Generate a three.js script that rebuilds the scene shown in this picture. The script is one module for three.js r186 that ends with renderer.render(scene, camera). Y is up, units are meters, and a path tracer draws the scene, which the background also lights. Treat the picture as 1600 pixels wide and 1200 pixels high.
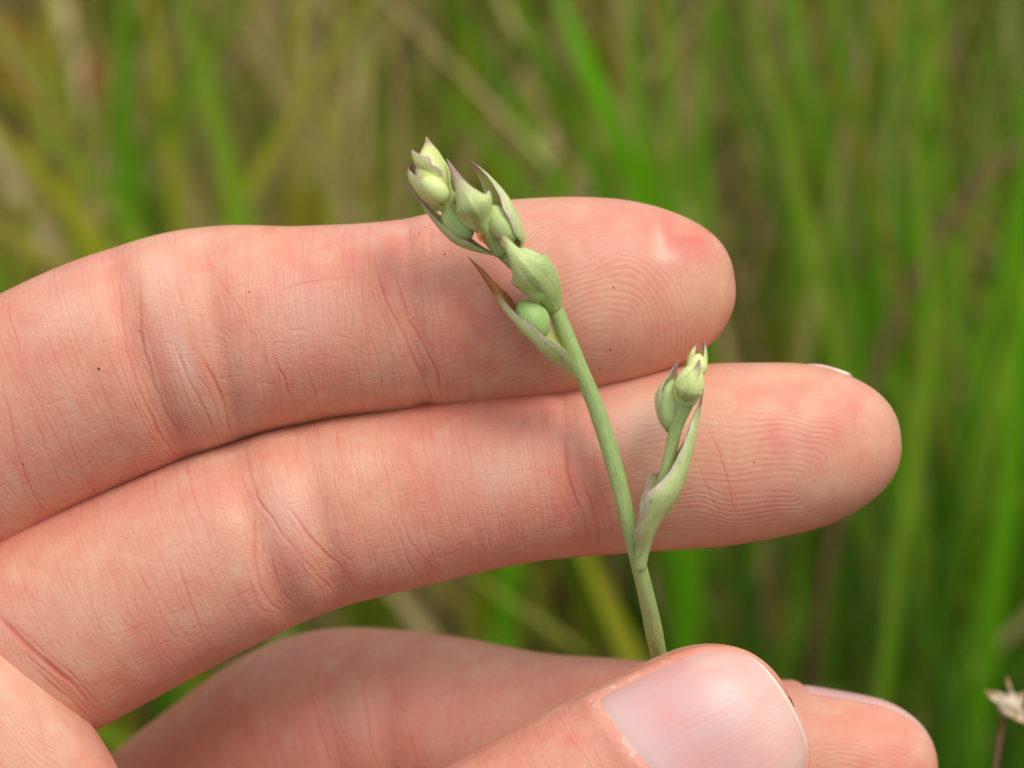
import * as THREE from 'three';
import { Brush, Evaluator, ADDITION } from 'three-bvh-csg';
import { mergeGeometries } from 'three/addons/utils/BufferGeometryUtils.js';

// ---------------------------------------------------------------- camera, sky, sun, exposure
const scene = new THREE.Scene();
const PITCH = THREE.MathUtils.degToRad(29);            // the lens looks down into the meadow
const DIST = 193;                                      // mm from the lens to the hand
const FOV = 20;
const HOME = new THREE.Vector3(0, 0.45, 0);            // the hand is held 45 cm above the ground
const camera = new THREE.PerspectiveCamera(FOV, 4 / 3, 0.02, 200);
camera.position.set(0, HOME.y + Math.sin(PITCH) * DIST / 1000, HOME.z + Math.cos(PITCH) * DIST / 1000);
camera.lookAt(HOME);
camera.focus = 0.185;
camera.userData.fStop = 19;

const renderer = new THREE.WebGLRenderer();
renderer.toneMapping = THREE.LinearToneMapping;
renderer.toneMappingExposure = 1.38;
renderer.shadowMap.enabled = true;

{ // bright even overcast, a little brighter round the veiled sun
  const W = 256, H = 128, d = new Float32Array(W * H * 4), s = new THREE.Vector3(0.4, 0.88, 0.2).normalize();
  for (let j = 0; j < H; j++) for (let i = 0; i < W; i++) {
    const up = ((j + 0.5) / H - 0.5) * Math.PI, az = ((i + 0.5) / W - 0.5) * 2 * Math.PI;
    const v = new THREE.Vector3(Math.cos(az) * Math.cos(up), Math.sin(up), Math.sin(az) * Math.cos(up));
    const a = Math.max(0, v.dot(s)), k = 0.8 * (1 + 2 * Math.max(0, v.y)) / 3 + 0.4 * a ** 6;
    d.set([k * 1.0, k * 1.0, k * 1.02, 1], (j * W + i) * 4);
  }
  const t = new THREE.DataTexture(d, W, H, THREE.RGBAFormat, THREE.FloatType);
  t.mapping = THREE.EquirectangularReflectionMapping; t.magFilter = THREE.LinearFilter; t.needsUpdate = true;
  scene.background = t; scene.environment = t;
  const sun = new THREE.DirectionalLight(new THREE.Color(1, 0.95, 0.87), 1.35);
  sun.position.copy(s).multiplyScalar(5); sun.shadow.radius = 48; sun.castShadow = true;
  sun.shadow.camera.left = sun.shadow.camera.bottom = -2; sun.shadow.camera.right = sun.shadow.camera.top = 2;
  scene.add(sun);
}

// ---------------------------------------------------------------- helpers
const K = 2 * DIST * Math.tan(THREE.MathUtils.degToRad(FOV / 2)) / 1200;     // mm per photo pixel at the hand
const V = (x, y, z) => new THREE.Vector3(x, y, z);
// a place in the hand's own frame (mm; x right, y up the palm, z out of the palm) from where it is seen and its depth
const at = (px, py, z = 0) => V((px - 800) * K * (DIST - z) / DIST, (600 - py) * K * (DIST - z) / DIST, z);
function rng(seed) { return () => { seed = (seed + 0x6d2b79f5) | 0; let t = Math.imul(seed ^ (seed >>> 15), 1 | seed); t = (t + Math.imul(t ^ (t >>> 7), 61 | t)) ^ t; return ((t ^ (t >>> 14)) >>> 0) / 4294967296; }; }
const clamp = THREE.MathUtils.clamp, lerp = THREE.MathUtils.lerp, sstep = (x, a, b) => { const t = clamp((x - a) / (b - a), 0, 1); return t * t * (3 - 2 * t); };
const hash = (ix, iy) => { let h = Math.imul(ix, 374761393) + Math.imul(iy, 668265263) | 0; h = Math.imul(h ^ (h >>> 13), 1274126177); return ((h ^ (h >>> 16)) >>> 0) / 4294967296; };
function noise(x, y) { // 0..1 value noise
  const ix = Math.floor(x), iy = Math.floor(y); let u = x - ix, v = y - iy; u = u * u * (3 - 2 * u); v = v * v * (3 - 2 * v);
  const a = hash(ix, iy), b = hash(ix + 1, iy), c = hash(ix, iy + 1), d = hash(ix + 1, iy + 1);
  return a + (b - a) * u + (c - a) * v + (a - b - c + d) * u * v;
}
const fbm = (x, y, n = 3) => { let s = 0, a = 0.5, t = 0; for (let i = 0; i < n; i++) { s += a * noise(x + i * 17.3, y - i * 9.1); t += a; a *= 0.5; x *= 2.03; y *= 2.03; } return s / t; };
const srgb = (hex, k = 1) => new THREE.Color(hex).multiplyScalar(k);
function curve1(values) { // smooth curve through evenly spaced values, t 0..1
  const n = values.length - 1;
  return (t) => { const x = clamp(t, 0, 1) * n, i = Math.min(n - 1, Math.floor(x)), f = x - i, p0 = values[Math.max(0, i - 1)], p1 = values[i], p2 = values[i + 1], p3 = values[Math.min(n, i + 2)];
    return 0.5 * (2 * p1 + (p2 - p0) * f + (2 * p0 - 5 * p1 + 4 * p2 - p3) * f * f + (3 * p1 - p0 - 3 * p2 + p3) * f * f * f); };
}
const used = {};
function numbered(name) { const n = used[name] = (used[name] ?? -1) + 1; return n ? name + '_' + String(n).padStart(3, '0') : name; }
function tag(o, label, category, group, kind) { Object.assign(o.userData, label && { label }, category && { category }, group && { group }, kind && { kind }); return o; }
function shadows(o) { o.castShadow = o.receiveShadow = true; return o; }
function base(name, label, category, group) { const o = new THREE.Group(); o.name = numbered(name); scene.add(o); return tag(o, label, category, group); }
function part(name, geometry, material, parent, label) { const m = shadows(new THREE.Mesh(geometry, material)); m.name = name; if (label) m.userData.label = label; parent.add(m); return m; }
// the frame of the hand in the world: leaning back so that the palm looks at the lens; geometry in it is in mm
function inHandFrame(o) { o.position.copy(HOME); o.rotation.x = -PITCH; o.scale.setScalar(0.001); return o; }
function toWorld(v) { return v.clone().multiplyScalar(0.001).applyAxisAngle(V(1, 0, 0), -PITCH).add(HOME); }
function floatTex(data, w, h) { const t = new THREE.DataTexture(data, w, h, THREE.RedFormat, THREE.FloatType); t.magFilter = t.minFilter = THREE.LinearFilter; t.wrapS = t.wrapT = THREE.RepeatWrapping; t.needsUpdate = true; return t; }
function colorTex(data, w, h) { const t = new THREE.DataTexture(data, w, h); t.colorSpace = THREE.SRGBColorSpace; t.magFilter = t.minFilter = THREE.LinearFilter; t.wrapS = t.wrapT = THREE.RepeatWrapping; t.needsUpdate = true; return t; }
const toS = (c) => Math.round(255 * clamp(c <= 0.0031308 ? c * 12.92 : 1.055 * Math.pow(c, 1 / 2.4) - 0.055, 0, 1));

// ---------------------------------------------------------------- ground
{
  const W = 1024, h = new Float32Array(W * W), c = new Uint8Array(W * W * 4);
  for (let j = 0; j < W; j++) for (let i = 0; i < W; i++) {
    const a = fbm(i / 90, j / 90, 5), b = fbm(i / 11 + 40, j / 11, 3), k = j * W + i; h[k] = a * 0.6 + b * 0.4;
    const g = sstep(a, 0.4, 0.65), q = 0.55 + 0.9 * b;
    c.set([toS(lerp(0.055, 0.06, g) * q), toS(lerp(0.042, 0.075, g) * q), toS(lerp(0.022, 0.02, g) * q), 255], k * 4);
  }
  const map = colorTex(c, W, W), bump = floatTex(h, W, W); map.repeat.set(60, 60); bump.repeat.set(60, 60);
  const g = new THREE.PlaneGeometry(120, 120); g.rotateX(-Math.PI / 2);
  const o = part('ground', g, new THREE.MeshStandardMaterial({ map, bumpMap: bump, bumpScale: 0.02, roughness: 0.95 }), scene);
  tag(o, null, null, null, 'structure');
}

// ---------------------------------------------------------------- the hand
// A digit is a tube: where its centre, its upper and lower outline and its depth run, from the root to the tip.
const SEG = 176;
function digit(o) {
  // o.c centre pixels [px,py,z,half width px, thickness ratio], rounded end over the last o.tip mm
  const P = new THREE.CatmullRomCurve3(o.c.map(([x, y, z]) => at(x, y, z)), false, 'centripetal');
  const LEN = P.getLength(), scaleOf = (z) => K * (DIST - z) / DIST;
  const pts = o.c.map(([x, y, z]) => at(x, y, z)), frac = o.c.map((_, i) => i / (o.c.length - 1));
  const hw = (u) => curve1(o.c.map((q) => q[3] * scaleOf(q[2])))(u), th = (u) => curve1(o.c.map((q) => q[4] ?? 0.95))(u);
  const rings = [];
  const n = o.n ?? 300, endMM = o.tip ?? 8, rootMM = 8;
  const Rm = o.R ?? 8.3;
  // stations: even along the meridian, dense round both ends
  const st = [];
  for (let i = 0; i <= 26; i++) { const q = i / 26, a = q * Math.PI / 2; st.push([rootMM * (1 - Math.cos(a)), Math.sin(a)]); }
  const N = Math.round((LEN - endMM - rootMM) / 0.33);
  for (let i = 1; i < N; i++) st.push([rootMM + (LEN - endMM - rootMM) * i / N, 1]);
  for (let i = 0; i <= 44; i++) { const a = (i / 44) * Math.PI / 2, ex = o.round ?? 1.0; st.push([LEN - endMM + endMM * Math.sin(a), Math.pow(Math.cos(a), ex)]); }
  const uOf = (s) => P.getUtoTmapping(clamp(s / LEN, 0, 1));
  let ell = 0, prev = null;
  const zc = V(0, 0, 1), twist = curve1(o.twist ?? [0, 0]);
  for (const [s, f] of st) {
    const t = uOf(s), c = P.getPoint(t), T = P.getTangent(t), B = zc.clone().addScaledVector(T, -T.z).normalize(), Nn = B.clone().cross(T).normalize();
    if (Nn.dot(V(o.upx ?? 0, 1, 0)) < 0) Nn.negate();
    const tw = twist(s / LEN); if (tw) { const b0 = B.clone(), n0 = Nn.clone(); B.copy(b0).multiplyScalar(Math.cos(tw)).addScaledVector(n0, Math.sin(tw)); Nn.copy(n0).multiplyScalar(Math.cos(tw)).addScaledVector(b0, -Math.sin(tw)); }
    const r = hw(t);
    if (prev) ell += Math.hypot(s - prev[0], f * r - prev[1]);
    prev = [s, f * r];
    rings.push({ s, f, c, T, B, N: Nn, r, t: r * th(t), ell });
  }
  const L = ell, D = { o, rings, L, Rm, LEN, P };
  // pixel -> (meridian mm, angle)
  D.locate = (px, py) => {
    let best = null, bd = 1e9;
    for (const g of rings) { if (g.f < 0.25) continue; const p = at(px, py, g.c.z + g.t * 0.7), d = p.clone().sub(g.c); const ax = Math.abs(d.dot(g.T)); if (ax < bd && Math.abs(d.dot(g.N)) < g.r * 2.2) { bd = ax; best = [g, d.dot(g.N)]; } }
    const [g, off] = best;
    return [g.ell, Math.asin(clamp(off / (g.r * Math.max(g.f, 0.2)), -0.98, 0.98))];
  };
  D.ringAt = (l) => { let i = 0; while (i < rings.length - 2 && rings[i + 1].ell < l) i++; const a = rings[i], b = rings[i + 1], q = clamp((l - a.ell) / Math.max(1e-6, b.ell - a.ell), 0, 1); return [a, b, q]; };
  const ringPoint = (g, th, l) => {
    const sq = o.square ?? 0.94, sn = Math.sign(Math.sin(th)) * Math.pow(Math.abs(Math.sin(th)), sq), cs = Math.sign(Math.cos(th)) * Math.pow(Math.abs(Math.cos(th)), sq);
    const bump = o.shape ? o.shape(l, th, D) : 0, f = g.f;
    const p = g.c.clone().addScaledVector(g.N, sn * (g.r * f)).addScaledVector(g.B, cs * (g.t * f));
    if (bump) p.addScaledVector(g.N, Math.sin(th) * bump * Math.min(1, f * 1.5)).addScaledVector(g.B, Math.cos(th) * bump * Math.min(1, f * 1.5)).addScaledVector(g.T, bump * (1 - f) * 0.8);
    return p;
  };
  D.point = (l, th) => { const [a, b, q] = D.ringAt(l); return ringPoint(a, th, l).lerp(ringPoint(b, th, l), q); };
  D.normal = (l, th) => { const e = 0.25, a = D.point(l - e, th), b = D.point(l + e, th), c = D.point(l, th - 0.03), d = D.point(l, th + 0.03); const n = b.sub(a).cross(d.sub(c)).normalize(); const [g] = D.ringAt(l); if (n.dot(D.point(l, th).sub(g.c)) < 0) n.negate(); return n; };
  D.geometry = () => {
    const pos = [], uv = [], idx = [], m = rings.length;
    for (let i = 0; i < m; i++) for (let j = 0; j <= SEG; j++) {
      const th = (j / SEG) * 2 * Math.PI - Math.PI, p = ringPoint(rings[i], j === SEG ? -Math.PI : th, rings[i].ell);
      pos.push(p.x, p.y, p.z); uv.push(rings[i].ell / L, j / SEG);
    }
    const row = SEG + 1;
    for (let i = 0; i < m - 1; i++) for (let j = 0; j < SEG; j++) { const a = i * row + j, b = a + row; if (i > 0) idx.push(a, b, a + 1); if (i < m - 2) idx.push(a + 1, b, b + 1); else if (i === 0) idx.push(a + 1, b, b + 1); }
    // poles: the first and last ring are single points
    const g = new THREE.BufferGeometry(); g.setAttribute('position', new THREE.Float32BufferAttribute(pos, 3)); g.setAttribute('uv', new THREE.Float32BufferAttribute(uv, 2));
    // which way round?
    const a = V().fromArray(pos, (m >> 1) * row * 3), b = V().fromArray(pos, ((m >> 1) + 1) * row * 3), c2 = V().fromArray(pos, ((m >> 1) * row + 1) * 3);
    const out = b.clone().sub(a).cross(c2.clone().sub(a)).dot(a.clone().sub(rings[m >> 1].c)) > 0;
    g.setIndex(out ? idx : idx.map((_, i) => idx[i - (i % 3) + [0, 2, 1][i % 3]]));
    g.computeVertexNormals();
    const nn = g.attributes.normal;   // close the seam
    for (let i = 0; i < m; i++) { const p = i * row, q = p + SEG, v = V(nn.getX(p) + nn.getX(q), nn.getY(p) + nn.getY(q), nn.getZ(p) + nn.getZ(q)).normalize(); nn.setXYZ(p, v.x, v.y, v.z); nn.setXYZ(q, v.x, v.y, v.z); }
    for (const e of [0, m - 1]) { const v = rings[e].T.clone().multiplyScalar(e ? 1 : -1); for (let j = 0; j <= SEG; j++) nn.setXYZ(e * row + j, v.x, v.y, v.z); }
    return g;
  };
  return D;
}

// Skin: fine relief (ridges, creases, wrinkles) in mm and the colour that goes with it, on the digit's own meridian / girth coordinates.
function skin(D, o) {
  const W = o.w ?? 2048, H = o.h ?? 1024, h = new Float32Array(W * H), red = new Float32Array(W * H), wear = new Float32Array(W * H), R = rng(o.seed), L = D.L, Rm = D.Rm;
  const col = new Float32Array(W), lOf = (i) => (i + 0.5) / W * L;
  for (let i = 0; i < W; i++) { const [a, b, q] = D.ringAt(lOf(i)); col[i] = Math.max(0.12, lerp(a.f * a.r, b.f * b.r, q)); }
  const X0 = o.seed * 31.7;
  // creases: lines drawn from place to place, each with its depth and width in mm
  function line(pts, depth, width, tint, fade = true) {
    const cv = new THREE.CatmullRomCurve3(pts.map(([l, t]) => V(l, t * Rm, 0))), n = Math.max(6, Math.ceil(cv.getLength() / 0.12)), ph = R() * 100;
    for (let k = 0; k <= n; k++) {
      const u = k / n, p = cv.getPoint(u), wob = (noise(k * 0.09 + ph, 3.3) - 0.5) * 0.22, cut = (fade ? Math.min(1, Math.min(u, 1 - u) * 5) : 1) * (0.45 + 0.8 * noise(k * 0.06 + ph, 8.1));
      const ci = (p.x + wob) / L * W, cj = (p.y / Rm / (2 * Math.PI) + 0.5) * H, rw = width * 2.6, ri = rw / L * W, rj = rw / (2 * Math.PI * Rm) * H;
      for (let j = Math.floor(cj - rj); j <= cj + rj; j++) for (let i = Math.max(0, Math.floor(ci - ri)); i <= Math.min(W - 1, ci + ri); i++) {
        const jj = (j + H) % H, dx = (i - ci) / W * L, dy = (j - cj) / H * 2 * Math.PI * Rm, d2 = (dx * dx + dy * dy) / (width * width), q = jj * W + i, e = Math.exp(-d2) * cut;
        if (depth > 0) { if (e * depth > -Math.min(0, wear[q])) wear[q] = -e * depth; } else wear[q] = Math.max(wear[q], -e * depth);
        if (tint) red[q] = Math.max(red[q], e * tint);
      }
    }
  }
  const loc = ([x, y]) => D.locate(x, y);
  for (const c of o.creases ?? []) { const p = c.p.map(loc), d = c.d ?? 0.12, w = c.w ?? 0.16, t = c.t ?? 0.5; line(p, 0.33 * d, 0.75 * w, 1.0 * t); for (let k = 0; k < (d > 0.15 ? 4 : 1); k++) { const off = (0.35 + R() * 0.9) * (R() < 0.5 ? -1 : 1), a0 = R() * 0.35; line(p.map(([l, th]) => [l + off + (R() - 0.5) * 0.15, th + (R() - 0.5) * 0.2]).slice(R() * 2 | 0), 0.14 * d, 0.45 * w, 0.55 * t); } }
  for (const b of o.wrinkled ?? []) {  // bands of many small cross and lengthwise lines
    const [l0] = D.locate(b.x0, b.y0), [l1] = D.locate(b.x1, b.y1);
    for (let k = 0; k < b.cross * 1.8; k++) { const l = lerp(l0, l1, R()), t0 = lerp(b.t0 ?? -1.4, b.t1 ?? 1.4, R()), n = 3 + (R() * 3 | 0), s = (0.15 + R() * 0.35) * (R() < 0.5 ? -1 : 1), sl = (R() - 0.5) * 0.6; const pts = []; for (let q = 0; q <= n; q++) pts.push([l + sl * q / n * 1.6 + (R() - 0.5) * 0.16, t0 + s * q]); line(pts, (0.008 + R() * 0.018) * (b.k ?? 1), 0.045 + R() * 0.07, R() < 0.5 ? 0.12 + R() * 0.3 : 0.08); }
    for (let k = 0; k < b.along; k++) { const l = lerp(l0, l1, R()), t0 = lerp(b.t0 ?? -1.3, b.t1 ?? 1.3, R()), len = 0.8 + R() * 2.6, sl = (R() - 0.5) * 0.12; line([[l, t0], [l + len * 0.5, t0 + sl * 0.5 + (R() - 0.5) * 0.02], [l + len, t0 + sl]], 0.010 + R() * 0.018, 0.05 + R() * 0.06, 0.1); }
  }
  const core = o.core && loc(o.core), core2 = o.core2 && loc(o.core2), padStart = o.padStart && D.locate(...o.padStart)[0];
  const rgb = new Uint8Array(W * H * 4), blot = (o.blots ?? []).map((b) => ({ ...b, c: loc(b.p) })), specks = [];
  for (let k = 0; k < (o.specks ?? 0); k++) specks.push([R() * L, (R() - 0.5) * 2.6, 0.04 + R() * 0.05]);
  for (const s of o.dirt ?? []) specks.push([...loc(s), 0.075]);
  const nailR = o.nail;
  for (let j = 0; j < H; j++) {
    const th = (j + 0.5) / H * 2 * Math.PI - Math.PI;
    for (let i = 0; i < W; i++) {
      const q = j * W + i, x = lOf(i), y = th * Math.min(Rm, col[i]), nx = x + X0, palm = sstep(Math.cos(th), -0.5, 0.1);
      if (Math.cos(th) < -0.5) { const m = noise(nx * 0.5, y * 0.5) - 0.5 + red[q]; h[q] = wear[q] + 0.03 * noise(nx * 3, y * 1.5); rgb[q * 4] = toS(0.68); rgb[q * 4 + 1] = toS(0.315 * Math.exp(-0.4 * m)); rgb[q * 4 + 2] = toS(0.218 * Math.exp(-0.4 * m)); rgb[q * 4 + 3] = 255; continue; }
      let z = 0, rd = 0;
      // ridged skin on the pads
      let pad = core ? sstep(x, padStart - 1.5, padStart + 3) : 0;
      const wx = (fbm(nx * 0.16, y * 0.16 + 5, 2) - 0.5) * 3.2, wy = (fbm(nx * 0.2 + 30, y * 0.2 + 9, 2) - 0.5) * 3.0;
      if (core) {
        const ex = x - core[0] + wx * 0.7, ey = y - core[1] * Rm + wy * 0.7, rc = Math.cos(o.turn ?? 0), rs = Math.sin(o.turn ?? 0), dx = ex * rc - ey * rs, dy = ex * rs + ey * rc - (o.droop ?? 0.02) * Math.min(0, dx) * Math.abs(dx);
        const rr = dx > 0 ? Math.cbrt(Math.abs(dx * 0.95) ** 3 + Math.abs(dy) ** 3 + 0.05) : Math.sqrt(dy * dy + 0.15);
        const per = 0.47 + 0.06 * noise(nx * 0.3, y * 0.3), ph = rr / (o.period ?? 0.47) + (noise(nx * 0.6, y * 0.6) - 0.5) * 0.9 + (noise(nx * 2.3, y * 2.3) - 0.5) * 0.12;
        const ridge = 0.5 + 0.5 * Math.cos(ph * 2 * Math.PI), gate = 0.55 + 0.45 * sstep(fbm(nx * 0.35 + 7, y * 0.35, 2), 0.3, 0.6);
        z += pad * palm * gate * 0.018 * (Math.pow(ridge, 0.8) + 0.3 * noise(nx * 6, y * 6)); rd += pad * palm * gate * (0.42 - ridge) * 0.14;
      }
      // slanting fine ridges elsewhere on the palm side
      { const a = (o.slant ?? 0.9) + (fbm(nx * 0.08 + 3, y * 0.08, 2) - 0.5) * 1.6, u = (x + wx * 0.5) * Math.cos(a) + (y + wy * 0.5) * Math.sin(a), ridge = 0.5 + 0.5 * Math.cos(u / 0.46 * 2 * Math.PI + noise(nx, y) * 3), gate = sstep(fbm(nx * 0.22 + 19, y * 0.22 + 4, 2), 0.38, 0.62);
        z += (1 - pad) * palm * gate * 0.010 * ridge; rd += (1 - pad) * palm * gate * (0.5 - ridge) * 0.07; }
      // crosshatched texture: cells of fine skin
      { const c1 = Math.abs(noise(nx * 3.1 + wx * 0.4, y * 1.15) - 0.5) * 2, c2 = Math.abs(noise(nx * 1.25 + 50, y * 3.3 + wy * 0.4) - 0.5) * 2, g = (1 - 0.75 * pad) * 0.013;
        z += g * (Math.min(1, c1 * 3.2) + 0.8 * Math.min(1, c2 * 3.2)) + 0.006 * noise(nx * 14, y * 14) + 0.009 * noise(nx * 7, y * 7); rd += (1 - pad) * 0.07 * (1 - Math.min(1, c1 * 3)); }
      z += wear[q]; rd += red[q] + 0.0;
      h[q] = z;
      // colour: pale and flushed mottling
      const m1 = fbm(nx * 0.11, y * 0.11 + 2, 3), m2 = fbm(nx * 0.55 + 4, y * 0.55, 3), m3 = noise(nx * 2.2, y * 2.2), fl = (m1 - 0.5) * 0.7 + (m2 - 0.5) * 0.65 + (m3 - 0.5) * 0.14 + rd;
      let r = 0.672 - 0.04 * fl, g = 0.302 * Math.exp(-0.6 * fl), b = 0.210 * Math.exp(-0.55 * fl);
      const y2 = (fbm(nx * 0.2 + 90, y * 0.2, 2) - 0.5); r *= 1 + 0.05 * y2; b *= 1 - 0.12 * y2;
      for (const s of blot) { const dx = x - s.c[0], dy = y - s.c[1] * Math.min(Rm, col[i]), e = s.k * Math.exp(-(dx * dx / (s.rx * s.rx) + dy * dy / (s.ry * s.ry))) * (0.6 + 0.8 * m2); if (s.pale) { r = lerp(r, 0.78, e); g = lerp(g, 0.55, e); b = lerp(b, 0.43, e); } else { g *= 1 - 0.45 * e; b *= 1 - 0.36 * e; r *= 1 - 0.02 * e; } }
      if (o.paint) { const w = o.paint(x, th, nx, y); if (w > 0) { r = lerp(r, 0.82, w); g = lerp(g, 0.76, w); b = lerp(b, 0.72, w); h[q] += w * 0.05; } }
      rgb[q * 4] = toS(r); rgb[q * 4 + 1] = toS(g); rgb[q * 4 + 2] = toS(b); rgb[q * 4 + 3] = 255;
    }
  }
  for (const [l, t, s] of specks) { const ci = l / L * W, cj = (t / (2 * Math.PI) + 0.5) * H; for (let j = Math.floor(cj - 5); j <= cj + 5; j++) for (let i = Math.max(0, Math.floor(ci - 5)); i <= Math.min(W - 1, ci + 5); i++) { const d = Math.hypot((i - ci) / W * L * (0.8 + hash(Math.round(ci), 3)), (j - cj) / H * 2 * Math.PI * Rm * (0.8 + hash(Math.round(cj), 5))) * (0.75 + 0.5 * hash(i, j)); if (d < s) { const q = (j * W + i) * 4; rgb[q] = 70; rgb[q + 1] = 42; rgb[q + 2] = 34; h[q / 4] += 0.02; } } }
  return new THREE.MeshPhysicalMaterial({ map: colorTex(rgb, W, H), bumpMap: floatTex(h, W, H), bumpScale: 0.001 * (o.bump ?? 1), roughness: 0.43, specularIntensity: 0.85, ior: 1.4 });
}
const dip = (l, c, w) => Math.exp(-((l - c) ** 2) / (w * w));

const hand = inHandFrame(base('hand', 'bare hand, palm side out, pinching the green flower stalk between thumb and finger', 'hand'));
const digits = {}, hd = hand;
{
  // upper finger
  const upper = digit({
    c: [[-560, 1010, -6, 190, 0.95], [-300, 850, -3, 192, 0.95], [-120, 735, -1, 186, 0.95], [30, 648, 0, 180, 0.95], [180, 575, 0.5, 178, 0.95], [330, 525, 0.5, 171, 0.95], [480, 507, 0, 154, 0.98], [630, 494, 0, 150, 0.98], [770, 477, 0, 160, 1.0], [900, 464, 0.3, 155, 1.02], [1020, 452, 0.3, 139, 1.02], [1146, 436, 0, 124, 1.0]],
    tip: 10.5, round: 0.78, R: 8.8,
    shape: (l, th, D) => { const f = sstep(Math.cos(th), -0.1, 0.75), low = 0.8 * sstep(-Math.sin(th), 0.3, 0.95) * sstep(Math.cos(th), -0.6, 0.1); return -0.4 * Math.max(f, low) * dip(l, D.k3, 0.8) + f * (-0.5 * dip(l, D.k1, 1.5) - 0.38 * dip(l, D.k2, 1.2) - 0.0 * dip(l, D.k3, 0.8) + 0.45 * dip(l, D.k4, 7)); },
  });
  const middle = digit({
    c: [[-620, 1290, -6, 185, 0.95], [-330, 1185, -3, 190, 0.95], [-130, 1090, -1, 188, 0.95], [30, 1010, 0, 174, 0.98], [180, 936, 0.5, 166, 1.0], [330, 866, 0.5, 158, 1.0], [480, 810, 0.3, 149, 0.98], [640, 775, 0, 142, 0.98], [800, 742, 0, 139, 1.0], [960, 722, 0, 143, 1.02], [1120, 710, 0.2, 142, 1.04], [1260, 697, 0.2, 131, 1.03], [1405, 684, 0, 118, 1.0]],
    tip: 10, round: 0.8, R: 8.4,
    shape: (l, th, D) => { const f = sstep(Math.cos(th), -0.1, 0.75); return f * (-0.5 * dip(l, D.k1, 1.5) - 0.4 * dip(l, D.k2, 1.3) - 0.25 * dip(l, D.k3, 0.9) + 0.4 * dip(l, D.k4, 7)); },
  });
  const lower = digit({
    c: [[-300, 1700, -30, 170, 0.95], [-40, 1580, -27, 172, 0.95], [170, 1412, -29, 176, 0.95], [350, 1263, -25, 176, 0.95], [505, 1160, -21, 173, 0.98], [660, 1140, -17, 150, 1.0], [830, 1158, -13, 138, 1.0], [1000, 1172, -10, 138, 1.0], [1170, 1192, -8, 134, 0.98], [1320, 1208, -7, 126, 0.95], [1463, 1226, -6, 114, 0.92]],
    tip: 6.5, round: 0.7, R: 8.2,
    shape: (l, th, D) => { const f = sstep(Math.cos(th), -0.2, 0.7); return f * (-0.3 * dip(l, D.k1, 1.5) - 0.25 * dip(l, D.k2, 1.2)) + D.nailShape(l, th); },
  });
  const thumb = digit({
    c: [[-420, 2080, -14, 250, 0.9], [-100, 1870, -8, 220, 0.9], [180, 1700, -1, 200, 0.92], [420, 1570, 4, 180, 0.92], [620, 1450, 7, 170, 0.9], [800, 1338, 8, 170, 0.85], [960, 1250, 8, 172, 0.80], [1085, 1178, 8, 162, 0.72], [1238, 1096, 7, 146, 0.66]],
    tip: 7.5, round: 0.72, R: 8.8, square: 0.9,
    shape: (l, th, D) => D.nailShape(l, th),
  });
  // a nail lies in a bed whose folds stand proud round it
  const bed = (D, l0, l1, t0, half, depth, fold) => {
    D.nail = { l0, l1, t0, half };
    D.nailShape = (l, th) => {
      let a = th - t0; while (a > Math.PI) a -= 2 * Math.PI; while (a < -Math.PI) a += 2 * Math.PI;
      const w = Math.abs(a) / half, back = l0 + 0.9 * w * w - (D.skew ?? 0) * a / half, dl = l - back, dw = (1 - w) * half * D.Rm;   // mm inside the bed
      const inside = Math.min(dl, dw), e = sstep(inside, -0.15, 0.5), f = Math.exp(-((inside + 0.75) ** 2) / 0.6) * (l < l1 ? 1 : 0);
      return -depth * e + fold * f * sstep(l1 + 0.5 - l, 0, 3);
    };
  };
  const U = (D, x, y) => D.locate(x, y)[0];
  thumb.nailShape = lower.nailShape = () => 0;
  Object.assign(upper, { k1: U(upper, 225, 560), k2: U(upper, 340, 540), k3: U(upper, 645, 490), k4: U(upper, 920, 460) });
  Object.assign(middle, { k1: U(middle, 410, 850), k2: U(middle, 500, 810), k3: U(middle, 890, 730), k4: U(middle, 1150, 705) });
  Object.assign(lower, { k1: U(lower, 530, 1140), k2: U(lower, 620, 1140) });
  thumb.skew = 2.0;
  bed(thumb, U(thumb, 1026, 1210), thumb.L - 4.6, 0.14, 1.08, 0.34, 0.16);
  bed(lower, U(lower, 1245, 1190), lower.L - 3.5, 1.85, 0.62, 0.36, 0.2);
  Object.assign(digits, { upper, middle, lower, thumb });

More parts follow.
